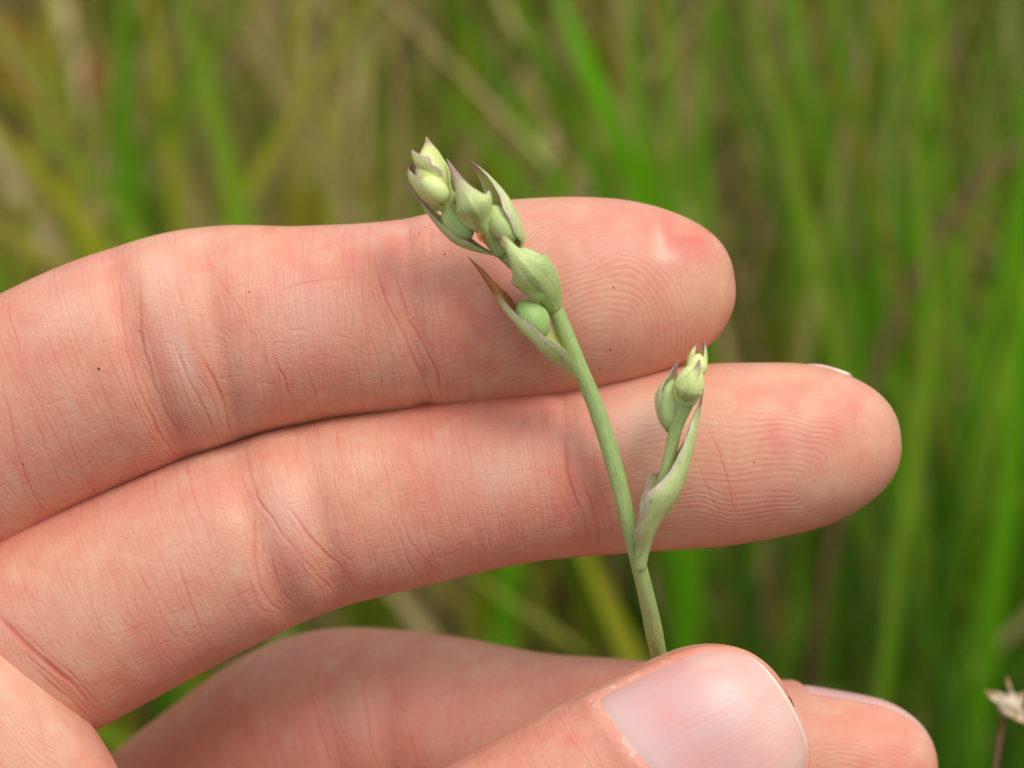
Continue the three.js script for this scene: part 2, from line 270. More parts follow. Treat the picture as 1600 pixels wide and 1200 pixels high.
  const skins = {
    upper: skin(upper, {
      seed: 3, core: [945, 522], padStart: [720, 480], droop: 0.03, slant: 0.7, specks: 5,
      creases: [
        { p: [[185, 400], [198, 500], [222, 600], [255, 690], [268, 730]], d: 0.26, w: 0.24, t: 0.75 }, { p: [[222, 430], [232, 540], [262, 640], [300, 705]], d: 0.2, w: 0.2, t: 0.6 }, { p: [[275, 520], [300, 590], [330, 665], [338, 705]], d: 0.22, w: 0.22, t: 0.65 },
        { p: [[312, 540], [345, 620], [358, 695]], d: 0.24, w: 0.22, t: 0.6 }, { p: [[330, 420], [380, 500], [420, 560]], d: 0.07, w: 0.14, t: 0.3 }, { p: [[425, 540], [445, 590], [465, 660]], d: 0.14, w: 0.16, t: 0.45 }, { p: [[475, 560], [490, 620], [498, 655]], d: 0.16, w: 0.18, t: 0.45 },
        { p: [[585, 390], [600, 460], [640, 540], [665, 610], [672, 640]], d: 0.2, w: 0.2, t: 0.65 }, { p: [[615, 420], [640, 500], [680, 580], [686, 632]], d: 0.22, w: 0.2, t: 0.7 }, { p: [[545, 400], [560, 470], [590, 560], [600, 640]], d: 0.08, w: 0.14, t: 0.3 },
        { p: [[420, 465], [480, 448], [540, 440], [610, 445]], d: 0.1, w: 0.16, t: 0.5 }, { p: [[10, 560], [30, 650], [50, 770], [70, 830]], d: 0.13, w: 0.18, t: 0.4 }, { p: [[55, 600], [80, 700], [95, 805]], d: 0.1, w: 0.16, t: 0.35 }, { p: [[20, 512], [80, 508], [150, 506]], d: 0.09, w: 0.16, t: 0.35 },
        { p: [[105, 640], [130, 740], [140, 790]], d: 0.08, w: 0.14, t: 0.3 }, { p: [[530, 380], [520, 450], [545, 520]], d: 0.06, w: 0.12, t: 0.3 }, { p: [[700, 400], [720, 480], [740, 560]], d: 0.05, w: 0.12, t: 0.2 },
      ],
      wrinkled: [{ x0: -60, y0: 690, x1: 720, y1: 480, cross: 170, along: 150 }, { x0: 380, y0: 510, x1: 680, y1: 490, cross: 80, along: 90, k: 1.2 }, { x0: 180, y0: 560, x1: 360, y1: 520, cross: 40, along: 50, k: 1.3 }],
      blots: [{ p: [1075, 375], rx: 2.3, ry: 2.0, k: 0.8 }, { p: [1030, 385], rx: 0.5, ry: 1.6, k: 0.42, pale: 1 }, { p: [1040, 405], rx: 1.2, ry: 0.6, k: 0.4, pale: 1 }, { p: [760, 500], rx: 5, ry: 5, k: 0.45 }, { p: [620, 400], rx: 4, ry: 3, k: 0.2 }, { p: [250, 430], rx: 1.5, ry: 3, k: 0.4, pale: 1 }, { p: [290, 560], rx: 1.0, ry: 3, k: 0.4, pale: 1 }, { p: [480, 500], rx: 4, ry: 3, k: 0.3, pale: 1 }, { p: [110, 490], rx: 2.5, ry: 2, k: 0.35, pale: 1 }],
      dirt: [[227, 520], [167, 575], [42, 721], [650, 497], [655, 365], [697, 403], [393, 462], [953, 453], [953, 540], [938, 569]],
    }),
    middle: skin(middle, {
      seed: 8, turn: 0.24, core: [1215, 745], padStart: [945, 720], droop: 0.02, slant: -0.7, specks: 4,
      creases: [
        { p: [[0, 950], [60, 1005], [110, 1055], [150, 1112]], d: 0.35, w: 0.35, t: 0.9 }, { p: [[400, 800], [402, 880], [420, 935], [450, 965]], d: 0.26, w: 0.24, t: 0.75 }, { p: [[425, 850], [440, 920], [468, 955]], d: 0.2, w: 0.2, t: 0.6 }, { p: [[375, 690], [400, 770], [440, 830], [500, 900], [530, 940]], d: 0.2, w: 0.2, t: 0.6 },
        { p: [[440, 780], [500, 850], [540, 890], [560, 930]], d: 0.24, w: 0.22, t: 0.7 }, { p: [[620, 810], [630, 860], [650, 900]], d: 0.22, w: 0.2, t: 0.7 }, { p: [[600, 760], [650, 850], [690, 900]], d: 0.1, w: 0.16, t: 0.4 }, { p: [[700, 720], [715, 800], [740, 880]], d: 0.06, w: 0.14, t: 0.3 },
        { p: [[885, 660], [885, 740], [910, 810], [925, 862]], d: 0.22, w: 0.22, t: 0.7 }, { p: [[905, 740], [930, 800], [940, 860]], d: 0.18, w: 0.2, t: 0.65 }, { p: [[1100, 670], [1130, 740], [1145, 800]], d: 0.08, w: 0.14, t: 0.45 }, { p: [[1085, 720], [1105, 770], [1120, 800]], d: 0.06, w: 0.14, t: 0.4 }, { p: [[280, 870], [300, 930], [320, 1000]], d: 0.1, w: 0.16, t: 0.35 },
        { p: [[140, 870], [155, 940], [175, 1000]], d: 0.07, w: 0.16, t: 0.3 }, { p: [[130, 990], [200, 980], [260, 955], [300, 945]], d: 0.07, w: 0.14, t: 0.3 }, { p: [[215, 900], [230, 960], [260, 1040]], d: 0.07, w: 0.14, t: 0.3 },
      ],
      wrinkled: [{ x0: -40, y0: 1050, x1: 940, y1: 725, cross: 150, along: 120 }, { x0: 600, y0: 780, x1: 960, y1: 725, cross: 60, along: 130, k: 1.1 }, { x0: 380, y0: 850, x1: 560, y1: 790, cross: 36, along: 30, k: 1.3 }],
      blots: [{ p: [1230, 680], rx: 4, ry: 2.5, k: 0.5 }, { p: [1340, 660], rx: 2, ry: 3, k: 0.35 }, { p: [900, 800], rx: 4, ry: 4, k: 0.4 }, { p: [450, 800], rx: 2, ry: 3, k: 0.35, pale: 1 }, { p: [780, 740], rx: 3, ry: 2, k: 0.35, pale: 1 }, { p: [1000, 660], rx: 3, ry: 3, k: 0.35, pale: 1 }],
      dirt: [[1173, 719], [1267, 745], [213, 835], [590, 850], [720, 845]],
    }),
    lower: skin(lower, {
      seed: 14, core: [1330, 1260], padStart: [1200, 1200], droop: 0.02, slant: 1.2, specks: 0, w: 1536, h: 768,
      creases: [{ p: [[480, 1060], [515, 1130], [535, 1190]], d: 0.2, w: 0.22, t: 0.6 }, { p: [[505, 1050], [530, 1120], [575, 1195]], d: 0.16, w: 0.2, t: 0.5 }, { p: [[560, 1050], [590, 1130], [600, 1190]], d: 0.16, w: 0.2, t: 0.5 }, { p: [[600, 1060], [650, 1130], [670, 1200]], d: 0.08, w: 0.18, t: 0.35 }, { p: [[415, 1080], [440, 1150], [450, 1200]], d: 0.08, w: 0.18, t: 0.35 }, { p: [[720, 1060], [740, 1140], [745, 1200]], d: 0.06, w: 0.16, t: 0.3 }],
      wrinkled: [{ x0: 200, y0: 1300, x1: 1000, y1: 1170, cross: 120, along: 90 }], blots: [{ p: [560, 1110], rx: 3, ry: 3, k: 0.25, pale: 1 }, { p: [1400, 1220], rx: 3, ry: 3, k: 0.3 }],
    }),
    thumb: skin(thumb, {
      seed: 21, slant: 1.4, specks: 0, w: 1536, h: 768,
      creases: [{ p: [[760, 1180], [830, 1200], [880, 1240]], d: 0.08, w: 0.16, t: 0.3 }, { p: [[850, 1130], [900, 1170], [925, 1200]], d: 0.08, w: 0.16, t: 0.3 }],
      wrinkled: [{ x0: 500, y0: 1500, x1: 960, y1: 1230, cross: 110, along: 90, k: 1.2 }], blots: [{ p: [900, 1150], rx: 3, ry: 3, k: 0.3 }],
      paint: (l, th, nx, y) => { // dry white skin along the nail fold
        const n = thumb.nail; let a = th - n.t0; const w = Math.abs(a) / n.half, back = n.l0 + 0.9 * w * w - thumb.skew * a / n.half, inside = Math.min(l - back, (1 - w) * n.half * thumb.Rm);
        if (l > n.l0 + 9 || inside > 0.3 || inside < -1.1) return 0;
        return 0.5 * sstep(fbm(nx * 2.9, y * 2.1, 4), 0.56, 0.72) * Math.exp(-(((inside + 0.2) / 0.4) ** 2)) * Math.min(1, 0.3 + 1.2 * (a > 0.2 ? dip(l, n.l0 - 1.4, 2.0) : 0.1));
      },
    }),
  };
  // palm, wrist and folded little finger: beyond the frame; the near corner of the palm shows at the lower left
  const pad = digit({ c: [[-820, 1820, -6, 420, 0.5], [-500, 1560, -2, 400, 0.46], [-260, 1368, 3, 360, 0.42], [-80, 1227, 6, 330, 0.4], [96, 1084, 6.5, 300, 0.38]], tip: 10, round: 0.62, R: 12 });
  const palm = digit({ c: [[-3300, 2250, -20, 500, 0.85], [-2500, 1980, -18, 520, 0.8], [-1900, 1800, -15, 600, 0.65], [-1400, 1580, -12, 740, 0.5], [-900, 1380, -10, 740, 0.44], [-480, 1200, -8, 640, 0.4], [-160, 1080, -6, 420, 0.4]], tip: 14, R: 24 });
  const little = digit({ c: [[-900, 900, -12, 165, 0.95], [-640, 700, -14, 160, 0.95], [-480, 480, -30, 150, 0.95], [-420, 380, -52, 140, 0.95], [-440, 420, -70, 130, 0.95]], tip: 8, R: 7.5 });
  skins.pad = skin(pad, { seed: 33, core: [-500, 1500], padStart: [-760, 1850], droop: 0.01, slant: 0.2, w: 1024, h: 1024, period: 0.48, creases: [{ p: [[40, 1045], [60, 1120], [70, 1190]], d: 0.06, w: 0.16, t: 0.3 }] });
  skins.rest = skin(palm, { seed: 41, w: 1024, h: 512, wrinkled: [{ x0: -2500, y0: 1980, x1: -400, y1: 1200, cross: 120, along: 120, k: 1.6 }] });
  const brush = (D, m) => { const b = new Brush(D.geometry(), m); b.updateMatrixWorld(); return b; };
  const ev = new Evaluator(); ev.attributes = ['position', 'normal', 'uv']; ev.useGroups = true;
  let body = brush(palm, skins.rest);
  for (const [D, m] of [[little, skins.rest], [upper, skins.upper], [middle, skins.middle], [lower, skins.lower], [thumb, skins.thumb], [pad, skins.pad]]) { const r = ev.evaluate(body, brush(D, m), ADDITION); r.updateMatrixWorld(); body = r; }
  part('skin', body.geometry, body.material, hand);
  console.log('hand triangles', (body.geometry.index?.count ?? body.geometry.attributes.position.count) / 3);

  // nails: curved plates in their beds
  function nail(D, o) {
    const { l0, l1, t0, half } = D.nail, bedShape = D.nailShape; D.nailShape = () => 0; const n = 60, m = 48, pos = [], col = [], idx = [], uv = [], top = [], bot = [];
    for (let i = 0; i <= n; i++) for (let j = 0; j <= m; j++) {
      const w = (j / m) * 2 - 1, back = l0 - 0.4 + 0.9 * w * w - (D.skew ?? 0) * w, front = l1 + (o.over ?? 0.5) - (o.arc ?? 1.6) * w * w - 0.3 * (D.skew ?? 0) * w, l = lerp(back, front, i / n), th = t0 + w * half * 1.02;
      const p = D.point(l, th), N = D.normal(l, th), lift = o.lift;
      const edge = Math.min(1, Math.min(i, n - i) / 1.6) * Math.min(1, Math.min(j, m - j) / 1.6);
      top.push(p.clone().addScaledVector(N, lift - 0.2 * (1 - sstep(l, back - 0.2, back + 1.4)) - 0.1 * sstep(Math.abs(w), 0.75, 1) - 0.06 * (1 - Math.sqrt(edge)))); bot.push(p.clone().addScaledVector(N, -0.5));
      const free = sstep(l, front - o.white * 1.25, front - o.white * 0.75), lun = dip(l, back, o.lunula) * (1 - 0.4 * w * w), k = fbm(l * 0.4 + 3, th * 4, 3) - 0.5;
      const c = V(0.66, 0.36, 0.34).lerp(V(0.75, 0.47, 0.41), sstep(l, lerp(l0, l1, 0.3), lerp(l0, l1, 0.8))).lerp(V(0.72, 0.57, 0.55), 0.4 * lun).addScaledVector(V(0.06, -0.12, -0.12), k).lerp(V(0.82, 0.74, 0.62), free * (0.55 + 0.5 * noise(th * 20, l * 3)));
      col.push(c.x, c.y, c.z); uv.push(l / 10, th * D.Rm / 10);
    }
    const row = m + 1, g = new THREE.BufferGeometry(), all = [...top, ...bot], off = top.length;
    for (const p of all) pos.push(p.x, p.y, p.z);
    const quad = (a, b, c, d) => idx.push(a, b, c, c, b, d);
    for (let i = 0; i < n; i++) for (let j = 0; j < m; j++) { const a = i * row + j; quad(a, a + row, a + 1, a + row + 1); quad(off + a, off + a + 1, off + a + row, off + a + row + 1); }
    for (let i = 0; i < n; i++) for (const j of [0, m]) { const a = i * row + j; j ? quad(a, a + row, off + a, off + a + row) : quad(a + row, a, off + a + row, off + a); }
    for (let j = 0; j < m; j++) for (const i of [0, n]) { const a = i * row + j; i ? quad(a + 1, a, off + a + 1, off + a) : quad(a, a + 1, off + a, off + a + 1); }
    g.setAttribute('position', new THREE.Float32BufferAttribute(pos, 3)); g.setAttribute('uv', new THREE.Float32BufferAttribute([...uv, ...uv], 2)); g.setAttribute('color', new THREE.Float32BufferAttribute([...col, ...col], 3));
    g.setIndex(idx);
    const a = all[0].clone(), chk = all[row].clone().sub(a).cross(all[1].clone().sub(a)).dot(D.normal(l0 + 1, t0)); if (chk < 0) g.setIndex(idx.map((_, i) => idx[i - (i % 3) + [0, 2, 1][i % 3]]));
    g.computeVertexNormals(); D.nailShape = bedShape;
    return g;
  }
  const nh = new Float32Array(256 * 256); for (let j = 0; j < 256; j++) for (let i = 0; i < 256; i++) nh[j * 256 + i] = 0.4 * fbm(i / 200, j / 5, 3) + 0.15 * fbm(i / 14, j / 14, 3);
  const nailM = new THREE.MeshPhysicalMaterial({ vertexColors: true, roughness: 0.36, bumpMap: floatTex(nh, 256, 256), bumpScale: 0.00005, specularIntensity: 0.9 });
  part('nail', nail(thumb, { white: 0.95, lunula: 2.4, lift: 0.0, over: 0.7, arc: 1.4 }), nailM, hand, 'broad pink thumbnail');
  part('nail', nail(lower, { white: 1.5, lunula: 1.5, lift: -0.06, over: 1.6, arc: 1.8 }), nailM, hand, 'nail of the pinching finger seen edge on');
  middle.nailShape = () => 0; middle.nail = { l0: middle.L - 11.4, l1: middle.L - 7.6, t0: 2.08, half: 0.5 };
  part('nail', nail(middle, { white: 1.2, lunula: 1.5, lift: 0.35, over: 0.8, arc: 0.8 }), nailM, hand, 'pale nail edge on the lower of the two straight fingers');
}

// ---------------------------------------------------------------- the flower stalk
const stalk = inHandFrame(base('flower_stalk', 'slender green flower stalk with closed buds and purple tipped bracts, held across the fingers', 'flower stalk'));
const streak = (() => { const W = 512, c = new Uint8Array(W * W * 4), h = new Float32Array(W * W); for (let j = 0; j < W; j++) for (let i = 0; i < W; i++) { const a = fbm(i / 140, j / 7, 3), b = fbm(i / 9 + 70, j / 9, 3), d = fbm(i / 60 + 9, j / 40, 3), k = clamp(0.72 + 0.22 * a + 0.16 * b + 0.2 * (d - 0.5), 0, 1); c.set([toS(k), toS(k), toS(k * 0.98), 255], (j * W + i) * 4); h[j * W + i] = a * 0.6 + b * 0.4; } return { map: colorTex(c, W, W), bump: floatTex(h, W, W) }; })();
const plantM = new THREE.MeshPhysicalMaterial({ vertexColors: true, map: streak.map, bumpMap: streak.bump, bumpScale: 0.00009, roughness: 0.4, specularIntensity: 0.7, side: THREE.DoubleSide });
const budM = new THREE.MeshPhysicalMaterial({ vertexColors: true, bumpMap: streak.bump, bumpScale: 0.00004, roughness: 0.42, specularIntensity: 0.6 });
const G = { stem: srgb('#b8cd86'), stemDark: srgb('#9dba6b'), leaf: srgb('#cdde97'), lime: srgb('#e4ec98'), deep: srgb('#8db363'), purple: srgb('#a58083'), edge: srgb('#cdb6b0'), brown: srgb('#b1783c'), rust: srgb('#8f5526'), inner: srgb('#c2ac4e'), dark: srgb('#6d4a3c') };
const mixc = (a, b, t) => a.clone().lerp(b, clamp(t, 0, 1));
function sweep(pts, rad, color, { n = 60, m = 28, flat = 1, wob = 0, keel = 0, face = V(0, 0, 1) } = {}) {
  const cv = new THREE.CatmullRomCurve3(pts.map((p) => at(...p)), false, 'centripetal'), pos = [], col = [], uv = [], idx = [], r = Array.isArray(rad) ? curve1(rad) : rad, LEN = cv.getLength();
  for (let i = 0; i <= n; i++) {
    const t = i / n, c = cv.getPointAt(t), T = cv.getTangentAt(t), B = face.clone().addScaledVector(T, -T.dot(face)).normalize(), S = T.clone().cross(B);
    for (let j = 0; j <= m; j++) {
      const a = (j / m) * 2 * Math.PI, k = Math.max(0.001, r(t)) * K * (1 + wob * (fbm(t * 6 + pts[0][0], 3 + 2 * Math.cos(a), 2) - 0.5) + keel * Math.pow(Math.max(0, Math.cos(a)), 24));
      const p = c.clone().addScaledVector(S, Math.sin(a) * k).addScaledVector(B, Math.cos(a) * k * flat);
      pos.push(p.x, p.y, p.z); uv.push(t * LEN / 6, a * 0.32); const q = color(t, a); col.push(q.r, q.g, q.b);
    }
  }
  const row = m + 1; for (let i = 0; i < n; i++) for (let j = 0; j < m; j++) { const a = i * row + j; idx.push(a, a + 1, a + row, a + 1, a + row + 1, a + row); }
  const g = new THREE.BufferGeometry(); g.setAttribute('position', new THREE.Float32BufferAttribute(pos, 3)); g.setAttribute('uv', new THREE.Float32BufferAttribute(uv, 2)); g.setAttribute('color', new THREE.Float32BufferAttribute(col, 3)); g.setIndex(idx); g.computeVertexNormals();
  const nn = g.attributes.normal; for (let i = 0; i <= n; i++) { const p = i * row, q = p + m, v = V(nn.getX(p) + nn.getX(q), nn.getY(p) + nn.getY(q), nn.getZ(p) + nn.getZ(q)).normalize(); nn.setXYZ(p, v.x, v.y, v.z); nn.setXYZ(q, v.x, v.y, v.z); }
  return g;
}
// A bract: a boat of leaf along its midrib, hollow towards `open`, with a thickness and a rolled rim.
let bractNo = 0;
function bract(mid, R, curl, open, color, { wavy = 0.06, thick = 0.13, n = 44, m = 30, lean = 0 } = {}) {
  const cv = new THREE.CatmullRomCurve3(mid.map((p) => at(...p)), false, 'centripetal'), rf = curve1(R), cf = curve1(curl), O0 = V(...open).normalize(), sd = 11.3 * ++bractNo, out = [], inn = [], col = [], coli = [], uv = [], LEN = cv.getLength();
  for (let i = 0; i <= n; i++) {
    const t = i / n, c = cv.getPointAt(t), T = cv.getTangentAt(t), O = O0.clone().addScaledVector(T, -T.dot(O0)).normalize(), S = T.clone().cross(O).normalize(), r = Math.max(0.03, rf(t) * K);
    for (let j = 0; j <= m; j++) {
      const w = (j / m) * 2 - 1, cu = THREE.MathUtils.degToRad(Math.max(4, cf(t))) / 2, a = w * cu * (1 + wavy * 2 * (noise(t * 9 + sd, w < 0 ? 1.5 : 7.5) - 0.5) + 0.035 * (noise(t * 38 + sd, w < 0 ? 2.5 : 9.5) - 0.5)) + lean * t, rr = r * (1 + wavy * (noise(t * 5 + sd, w * 2 + 9) - 0.5) + 0.05 * Math.exp(-w * w * 60));
      const p = (q) => c.clone().addScaledVector(S, Math.sin(a) * q).addScaledVector(O, r - Math.cos(a) * q), e = Math.min(1, (1 - Math.abs(w)) * 5, (1 - t) * 8), th = thick * (0.3 + 0.7 * Math.sqrt(Math.max(0, e)));
      out.push(p(rr)); inn.push(p(Math.max(0.01, rr - Math.min(th, rr * 0.7)))); uv.push(t * LEN / 6, w * r / 3);
      const q = color(t, w, 1), q2 = color(t, w, 0); col.push(q.r, q.g, q.b); coli.push(q2.r, q2.g, q2.b);
    }
  }
  const row = m + 1, off = out.length, idx = [], pos = []; for (const p of [...out, ...inn]) pos.push(p.x, p.y, p.z);
  const quad = (a, b, c, d) => idx.push(a, c, b, b, c, d);
  for (let i = 0; i < n; i++) for (let j = 0; j < m; j++) { const a = i * row + j; quad(a, a + row, a + 1, a + row + 1); quad(off + a, off + a + 1, off + a + row, off + a + row + 1); }
  for (let i = 0; i < n; i++) for (const j of [0, m]) { const a = i * row + j; j ? quad(a, a + row, off + a, off + a + row) : quad(a + row, a, off + a + row, off + a); }
  for (let j = 0; j < m; j++) for (const i of [0, n]) { const a = i * row + j; i ? quad(a + 1, a, off + a + 1, off + a) : quad(a, a + 1, off + a, off + a + 1); }
  const g = new THREE.BufferGeometry(); g.setAttribute('position', new THREE.Float32BufferAttribute(pos, 3)); g.setAttribute('uv', new THREE.Float32BufferAttribute([...uv, ...uv], 2)); g.setAttribute('color', new THREE.Float32BufferAttribute([...col, ...coli], 3)); g.setIndex(idx); g.computeVertexNormals();
  return g;
}
const budProfile = (r, tipPow = 0.75) => (t) => r * Math.pow(Math.sin(Math.PI * clamp(t, 0, 1)), tipPow) * (1.06 - 0.12 * t) + 0.01;
const leafColor = (body, { tip = 0.16, rim = 0.14, tipC = G.purple, inner = G.inner, rimC = G.edge, baseC } = {}) => (t, w, outer) => {
  let c = outer ? body.clone() : mixc(body, inner, 0.6); if (baseC) c = mixc(c, baseC, 1 - sstep(t, 0, 0.35));
  c = mixc(c, G.deep, 0.35 * Math.exp(-w * w * 40) * outer + 0.3 * (noise(w * 11 + t * 1.5 + 40, t * 3) - 0.35));
  c = mixc(c, G.dark, 0.5 * sstep(noise(w * 13 + 7, t * 26), 0.8, 0.9) * sstep(Math.abs(w), 0.45, 0.9));
  c = mixc(c, rimC, (0.65 + 0.3 * noise(t * 30, w)) * sstep(Math.abs(w) + 0.06 * (noise(t * 24, w * 3) - 0.5), 1 - rim * 1.6, 1 - rim * 0.3) * sstep(t, 0.1, 0.3));
  return mixc(c, tipC, 0.9 * sstep(t + 0.05 * (noise(t * 20, w * 4) - 0.5), 1 - tip * 1.5, 1 - tip * 0.4));
};
{
  // stem: from between thumb and finger, over the fingers, up into the spike
  const stemPath = [[1062, 1175, 1], [1045, 1090, 1.0], [1029, 1022, 3.4], [1012, 940, 7.6], [997, 878, 9.6], [985, 830, 10.3], [969, 762, 10.5], [949, 690, 10.6], [927, 625, 10.9], [903, 568, 11.2], [881, 514, 11.4], [862, 474, 11.4], [832, 438, 11.2], [800, 410, 11.4], [772, 384, 11.6], [742, 345, 12], [712, 310, 12.5], [690, 290, 12.7]];
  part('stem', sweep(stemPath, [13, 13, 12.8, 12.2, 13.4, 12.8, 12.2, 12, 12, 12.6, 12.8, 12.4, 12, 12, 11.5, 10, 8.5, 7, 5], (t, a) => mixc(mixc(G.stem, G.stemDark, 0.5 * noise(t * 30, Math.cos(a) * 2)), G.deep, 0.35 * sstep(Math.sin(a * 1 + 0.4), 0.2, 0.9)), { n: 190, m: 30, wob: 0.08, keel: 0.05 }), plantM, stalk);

  // side bract, its small branch and buds
  part('bract', bract([[1009, 888, 10.2], [1017, 852, 11.2], [1032, 815, 12.4], [1062, 768, 13.2], [1081, 705, 13.5], [1092, 655, 13.2], [1100, 608, 12.8]], [10, 17, 42, 54, 34, 20, 10, 1], [290, 205, 165, 158, 155, 155, 160, 150], [-0.9, 0.25, -0.02], leafColor(G.leaf, { tip: 0.13, baseC: G.stem, tipC: G.dark, rim: 0.12 }), { wavy: 0.09, n: 70 }), plantM, stalk, 'boat shaped green bract at the fork of the stalk');
  part('branch', sweep([[1000, 848, 11.4], [1020, 795, 12.2], [1038, 745, 12.6], [1049, 700, 12.6], [1058, 660, 12.8], [1070, 628, 13.2]], [8, 8.6, 8.8, 9, 10, 14], (t, a) => mixc(G.stem, G.stemDark, 0.45 * noise(t * 12, a)), { n: 60, m: 22, keel: 0.08 }), plantM, stalk);
  part('bud', sweep([[1066, 638, 13.2], [1076, 606, 13.6], [1084, 578, 13.6], [1087, 566, 13.6]], (t) => 20.5 * Math.pow(Math.sin(Math.PI * clamp(0.1 + 0.86 * t, 0, 1)), 0.9) + 1.5, (t, a) => mixc(mixc(G.stem, mixc(G.leaf, G.lime, 0.4), sstep(t, 0, 0.4)), G.deep, 0.1 * noise(a * 3, t * 4)), { n: 40, m: 32 }), budM, stalk, 'round bud at the front of the small branch');
  part('bract', bract([[1068, 634, 13.4], [1074, 614, 15.6], [1082, 590, 15.6], [1090, 576, 14.8], [1093, 562, 14.4]], [11, 21, 18.5, 9, 2], [120, 190, 180, 190, 200], [0.05, -0.1, -1], leafColor(mixc(G.leaf, G.lime, 0.4), { tip: 0.2, rim: 0.08, baseC: G.stem }), { wavy: 0.03, thick: 0.08 }), plantM, stalk);
  part('bud', sweep([[1045, 676, 12.2], [1043, 648, 12.6], [1046, 612, 12.6], [1051, 592, 12.4]], budProfile(17.5, 0.8), (t, a) => mixc(G.leaf, G.deep, 0.25 + 0.2 * noise(a * 2, t * 5)), { n: 36, m: 28 }), budM, stalk);
  part('bract', bract([[1046, 680, 12.0], [1031, 652, 12.2], [1026, 620, 12.2], [1042, 590, 12.0], [1060, 562, 11.8]], [4, 17, 24, 16, 2], [150, 165, 150, 140, 140], [0.8, -0.2, 0.5], leafColor(G.leaf, { tip: 0.22, rim: 0.16 }), { wavy: 0.06 }), plantM, stalk);
  part('bud', sweep([[1086, 592, 12.6], [1089, 574, 12.8], [1092, 552, 12.8]], budProfile(15, 0.7), (t, a) => mixc(G.lime, G.leaf, 0.3 * noise(a * 2, t * 4)), { n: 30, m: 26 }), budM, stalk);
  part('bract', bract([[1080, 592, 12.2], [1073, 574, 12.4], [1076, 556, 12.4], [1088, 536, 12.2]], [5, 13, 12, 2], [150, 160, 150, 140], [0.9, -0.1, 0.1], leafColor(G.lime, { tip: 0.14, rim: 0.12 })), plantM, stalk);
  part('bract', bract([[1096, 588, 12.2], [1104, 570, 12.2], [1104, 550, 12.0], [1101, 533, 11.8]], [5, 12, 11, 2], [150, 160, 150, 140], [-0.9, -0.1, 0.3], leafColor(G.lime, { tip: 0.2, rim: 0.14 })), plantM, stalk);

  // main spike, from the lowest bract up
  part('bud', sweep([[850, 528, 12.2], [838, 510, 12.8], [822, 485, 12.8], [812, 470, 12.4]], budProfile(25, 0.7), (t, a) => mixc(mixc(G.deep, G.leaf, 0.15), G.leaf, 0.5 * sstep(Math.abs(Math.sin(a)), 0.85, 0.97)), { n: 40, m: 34, keel: 0.03 }), budM, stalk, 'dark green bud in the lowest bract');
  part('bract', bract([[902, 592, 11.4], [880, 574, 11.9], [852, 554, 12.6], [822, 522, 12.8], [796, 494, 12.8], [774, 462, 12.4], [752, 430, 11.8], [731, 401, 11.2]], [5, 22, 33, 30, 22, 17, 13, 8, 1], [150, 175, 180, 170, 160, 160, 160, 160, 150], [0.62, 0.70, 0.28], (t, w, o) => { const c = leafColor(G.leaf, { tip: 0.0, rim: 0.16 })(t * 0.75, w, o); const br = mixc(G.brown, G.rust, noise(t * 9, w * 2)); return mixc(c, br, sstep(t + (o ? -0.04 : 0.16) - 0.06 * w, 0.56, 0.74)); }, { wavy: 0.16, n: 80, m: 34 }), plantM, stalk, 'lowest bract of the spike, dried brown at its tip');
  const F = leafColor(mixc(G.leaf, G.lime, 0.15), { tip: 0.2, rim: 0.07, tipC: mixc(G.purple, G.brown, 0.4), baseC: G.stem });
  part('bract', bract([[868, 488, 12.2], [852, 456, 14.4], [830, 428, 16.2], [808, 402, 16.4], [792, 380, 15.2], [780, 362, 14.2], [771, 343, 13.8]], [13, 21, 30, 32, 25, 14, 8, 5, 1], [150, 200, 212, 190, 160, 150, 150, 150, 150], [0.12, -0.05, -1], (t, w, o) => mixc(F(t, w, o), G.deep, o * 0.5 * sstep(w, 0.02, -0.5) * sstep(t, 0.0, 0.2) * sstep(t, 0.7, 0.3)), { wavy: 0.018, n: 60 }), plantM, stalk, 'large pale green bract folded round a bud in mid spike');
  part('bud', sweep([[858, 470, 12.2], [838, 436, 13.4], [816, 400, 13.6], [808, 388, 13.4]], budProfile(29, 0.7), (t, a) => mixc(G.leaf, G.deep, 0.2 * noise(t * 4, a)), { n: 36, m: 30 }), budM, stalk);
  part('bract', bract([[812, 388, 12.2], [818, 372, 12.4], [806, 338, 12.8], [787, 305, 12.6], [764, 276, 12.2], [734, 250, 11.8]], [8, 22, 29, 25, 17, 10, 1], [160, 180, 175, 165, 160, 150, 140], [-0.75, -0.25, 0.42], leafColor(G.leaf, { tip: 0.16, rim: 0.17 }), { wavy: 0.08, n: 60 }), plantM, stalk, 'green bract on the right of the spike with a purple point');
  part('bud', sweep([[803, 376, 12.8], [790, 358, 13.6], [775, 335, 13.6], [766, 322, 13.2]], budProfile(20, 0.65), (t, a) => mixc(mixc(G.leaf, G.deep, 0.25), G.lime, 0.35 * sstep(t, 0.4, 1)), { n: 36, m: 28 }), budM, stalk);
  part('bud', sweep([[736, 372, 12], [722, 358, 12.8], [704, 340, 12.8], [693, 330, 12.2]], budProfile(19.5, 0.7), (t, a) => mixc(G.leaf, G.deep, 0.45 + 0.2 * noise(t * 4, a)), { n: 36, m: 28 }), budM, stalk);
  part('bract', bract([[774, 400, 11.8], [744, 393, 12.0], [712, 380, 12.4], [684, 354, 12.4], [661, 324, 12.0], [645, 303, 11.6], [632, 288, 11.2]], [4, 10, 17, 17, 12, 8, 4, 1], [150, 165, 170, 160, 160, 160, 150, 140], [0.5, 0.8, 0.3], leafColor(mixc(G.leaf, G.stem, 0.5), { tip: 0.3, rim: 0.16 }), { wavy: 0.1, n: 64 }), plantM, stalk, 'long bract low on the left of the spike');
